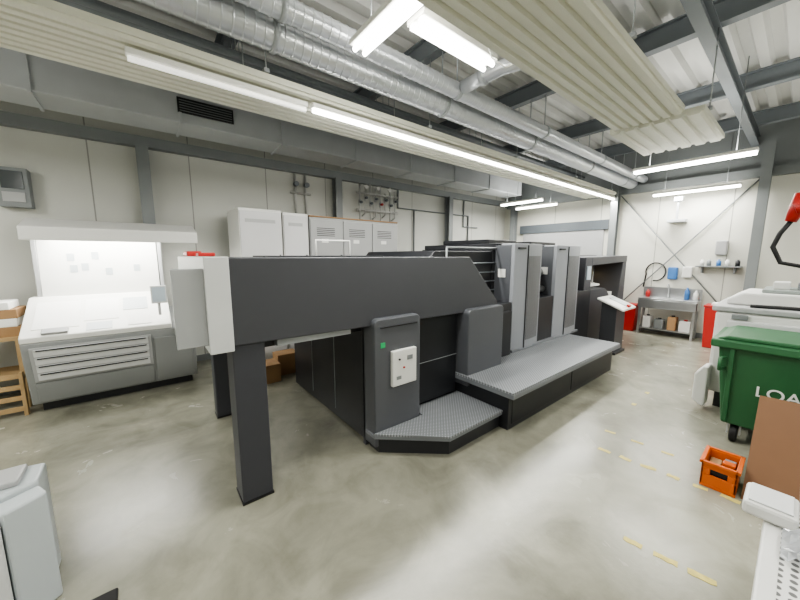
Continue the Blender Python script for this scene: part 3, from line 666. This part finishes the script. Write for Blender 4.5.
lone(B().loft([(8.985, 2.25, 1.0)]+[(8.975, 2.05+.18*math.cos(a), 1.35+.2*math.sin(a)) for a in [math.radians(d) for d in range(-20, 300, 20)]], .014, 8).done('wall_hose', M_rubber), 'black rubber hose coiled on the end wall', 'hose')
T = thing('wall_bracket', (8.85, 1.75, 2.4), 'small grey bracket fitting fixed on the end wall', 'fitting')
B().box(8.75, 9.0, 1.6, 1.9, 2.40, 2.46).done('bracket_plate', M_galv, T, .008)
B().box(8.78, 8.82, 1.73, 1.77, 2.46, 2.86).done('bracket_post', M_galv, T, .004)
B().box(8.74, 8.86, 1.68, 1.82, 2.82, 2.92).done('bracket_head', M_galv, T, .008)
for i, (yy, s) in enumerate(((3.2, .3), (3.6, .26), (4.1, .32))):
    lone(B().box(8.35, 8.65, yy, yy+s, 0, s).done('carton', M_card if i == 1 else M_white, None, .006), ('brown' if i == 1 else 'white')+' carton on the floor by the end wall', 'box', 'cartons by wall')

T = thing('hanging_plug', (4.5, .1, 2.1), 'red industrial power socket hanging on a black cable', 'power plug')
B().loft([(4.5, .06, ZB), (4.5, .06, 3.0), (4.5, .05, 2.35), (4.5, .07, 2.2)], .018, 8).done('cable', M_rubber, T)
B().loft([(4.5, .10, 2.02), (4.5, .16, 1.9), (4.5, .19, 1.78), (4.5, .13, 1.64), (4.5, -.03, 1.60), (4.5, -.2, 1.70)], .018, 8).done('cable', M_rubber, T)
B().loft([(4.5, .07, 2.24), (4.5, .08, 2.12), (4.5, .11, 2.00)], [.042, .055, .036], 14).done('socket_body', M_red, T)
B().loft([(4.5, -.02, 2.15), (4.48, .10, 2.10)], [.05, .055], 14).done('socket_outlet', M_red, T)

def dash(x, y, w, l, a=0):
    Rr = Matrix.Translation((x, y, 0)) @ Matrix.Rotation(a, 4, 'Z')
    b = B(); n = 5
    top = [(-l/2+l*i/n, w/2*random.uniform(.55, 1)) for i in range(n+1)]
    bot = [(-l/2+l*i/n, -w/2*random.uniform(.55, 1)) for i in range(n, -1, -1)]
    b.prism([Rr @ Vector((xx, yy, .0005)) for yy, xx in top+bot], (0, 0, .002))
    lone(b.done('floor_tape', M_yellow), 'worn yellow dash of floor marking tape', 'floor marking', 'yellow floor tape')
for k in range(6): dash(3.04+k*.012, .92-k*.155, .05, random.uniform(.06, .12), random.uniform(-.15, .25))
for k in range(3): dash(3.42, 1.0-k*.22, .04, random.uniform(.05, .1), random.uniform(-.1, .2))
for k in range(3): dash(2.15+k*.02, .46-k*.15, .05, random.uniform(.07, .12), random.uniform(-.1, .2))
for k in range(2): dash(4.3+k*.5, 1.05, .08, .04)

# ------------------------------------------------------------------ world, camera
w = bpy.data.worlds.new('world'); sc.world = w; w.use_nodes = True
w.node_tree.nodes['Background'].inputs[0].default_value = (.8, .85, .9, 1); w.node_tree.nodes['Background'].inputs[1].default_value = .3
cam = bpy.data.cameras.new('camera'); cam.lens = 320/800*36; cam.sensor_width = 36; cam.clip_start = .02
co = bpy.data.objects.new('camera', cam); COL.objects.link(co); sc.camera = co
th = math.radians(51.4); pt = math.radians(7.83)
F = Vector((math.cos(th)*math.cos(pt), math.sin(th)*math.cos(pt), -math.sin(pt)))
Rt = Vector((math.sin(th), -math.cos(th), 0)); U = Rt.cross(F)
mw = Matrix((Rt, U, -F)).transposed().to_4x4(); mw.translation = (0, 0, 1.7)
co.matrix_world = mw
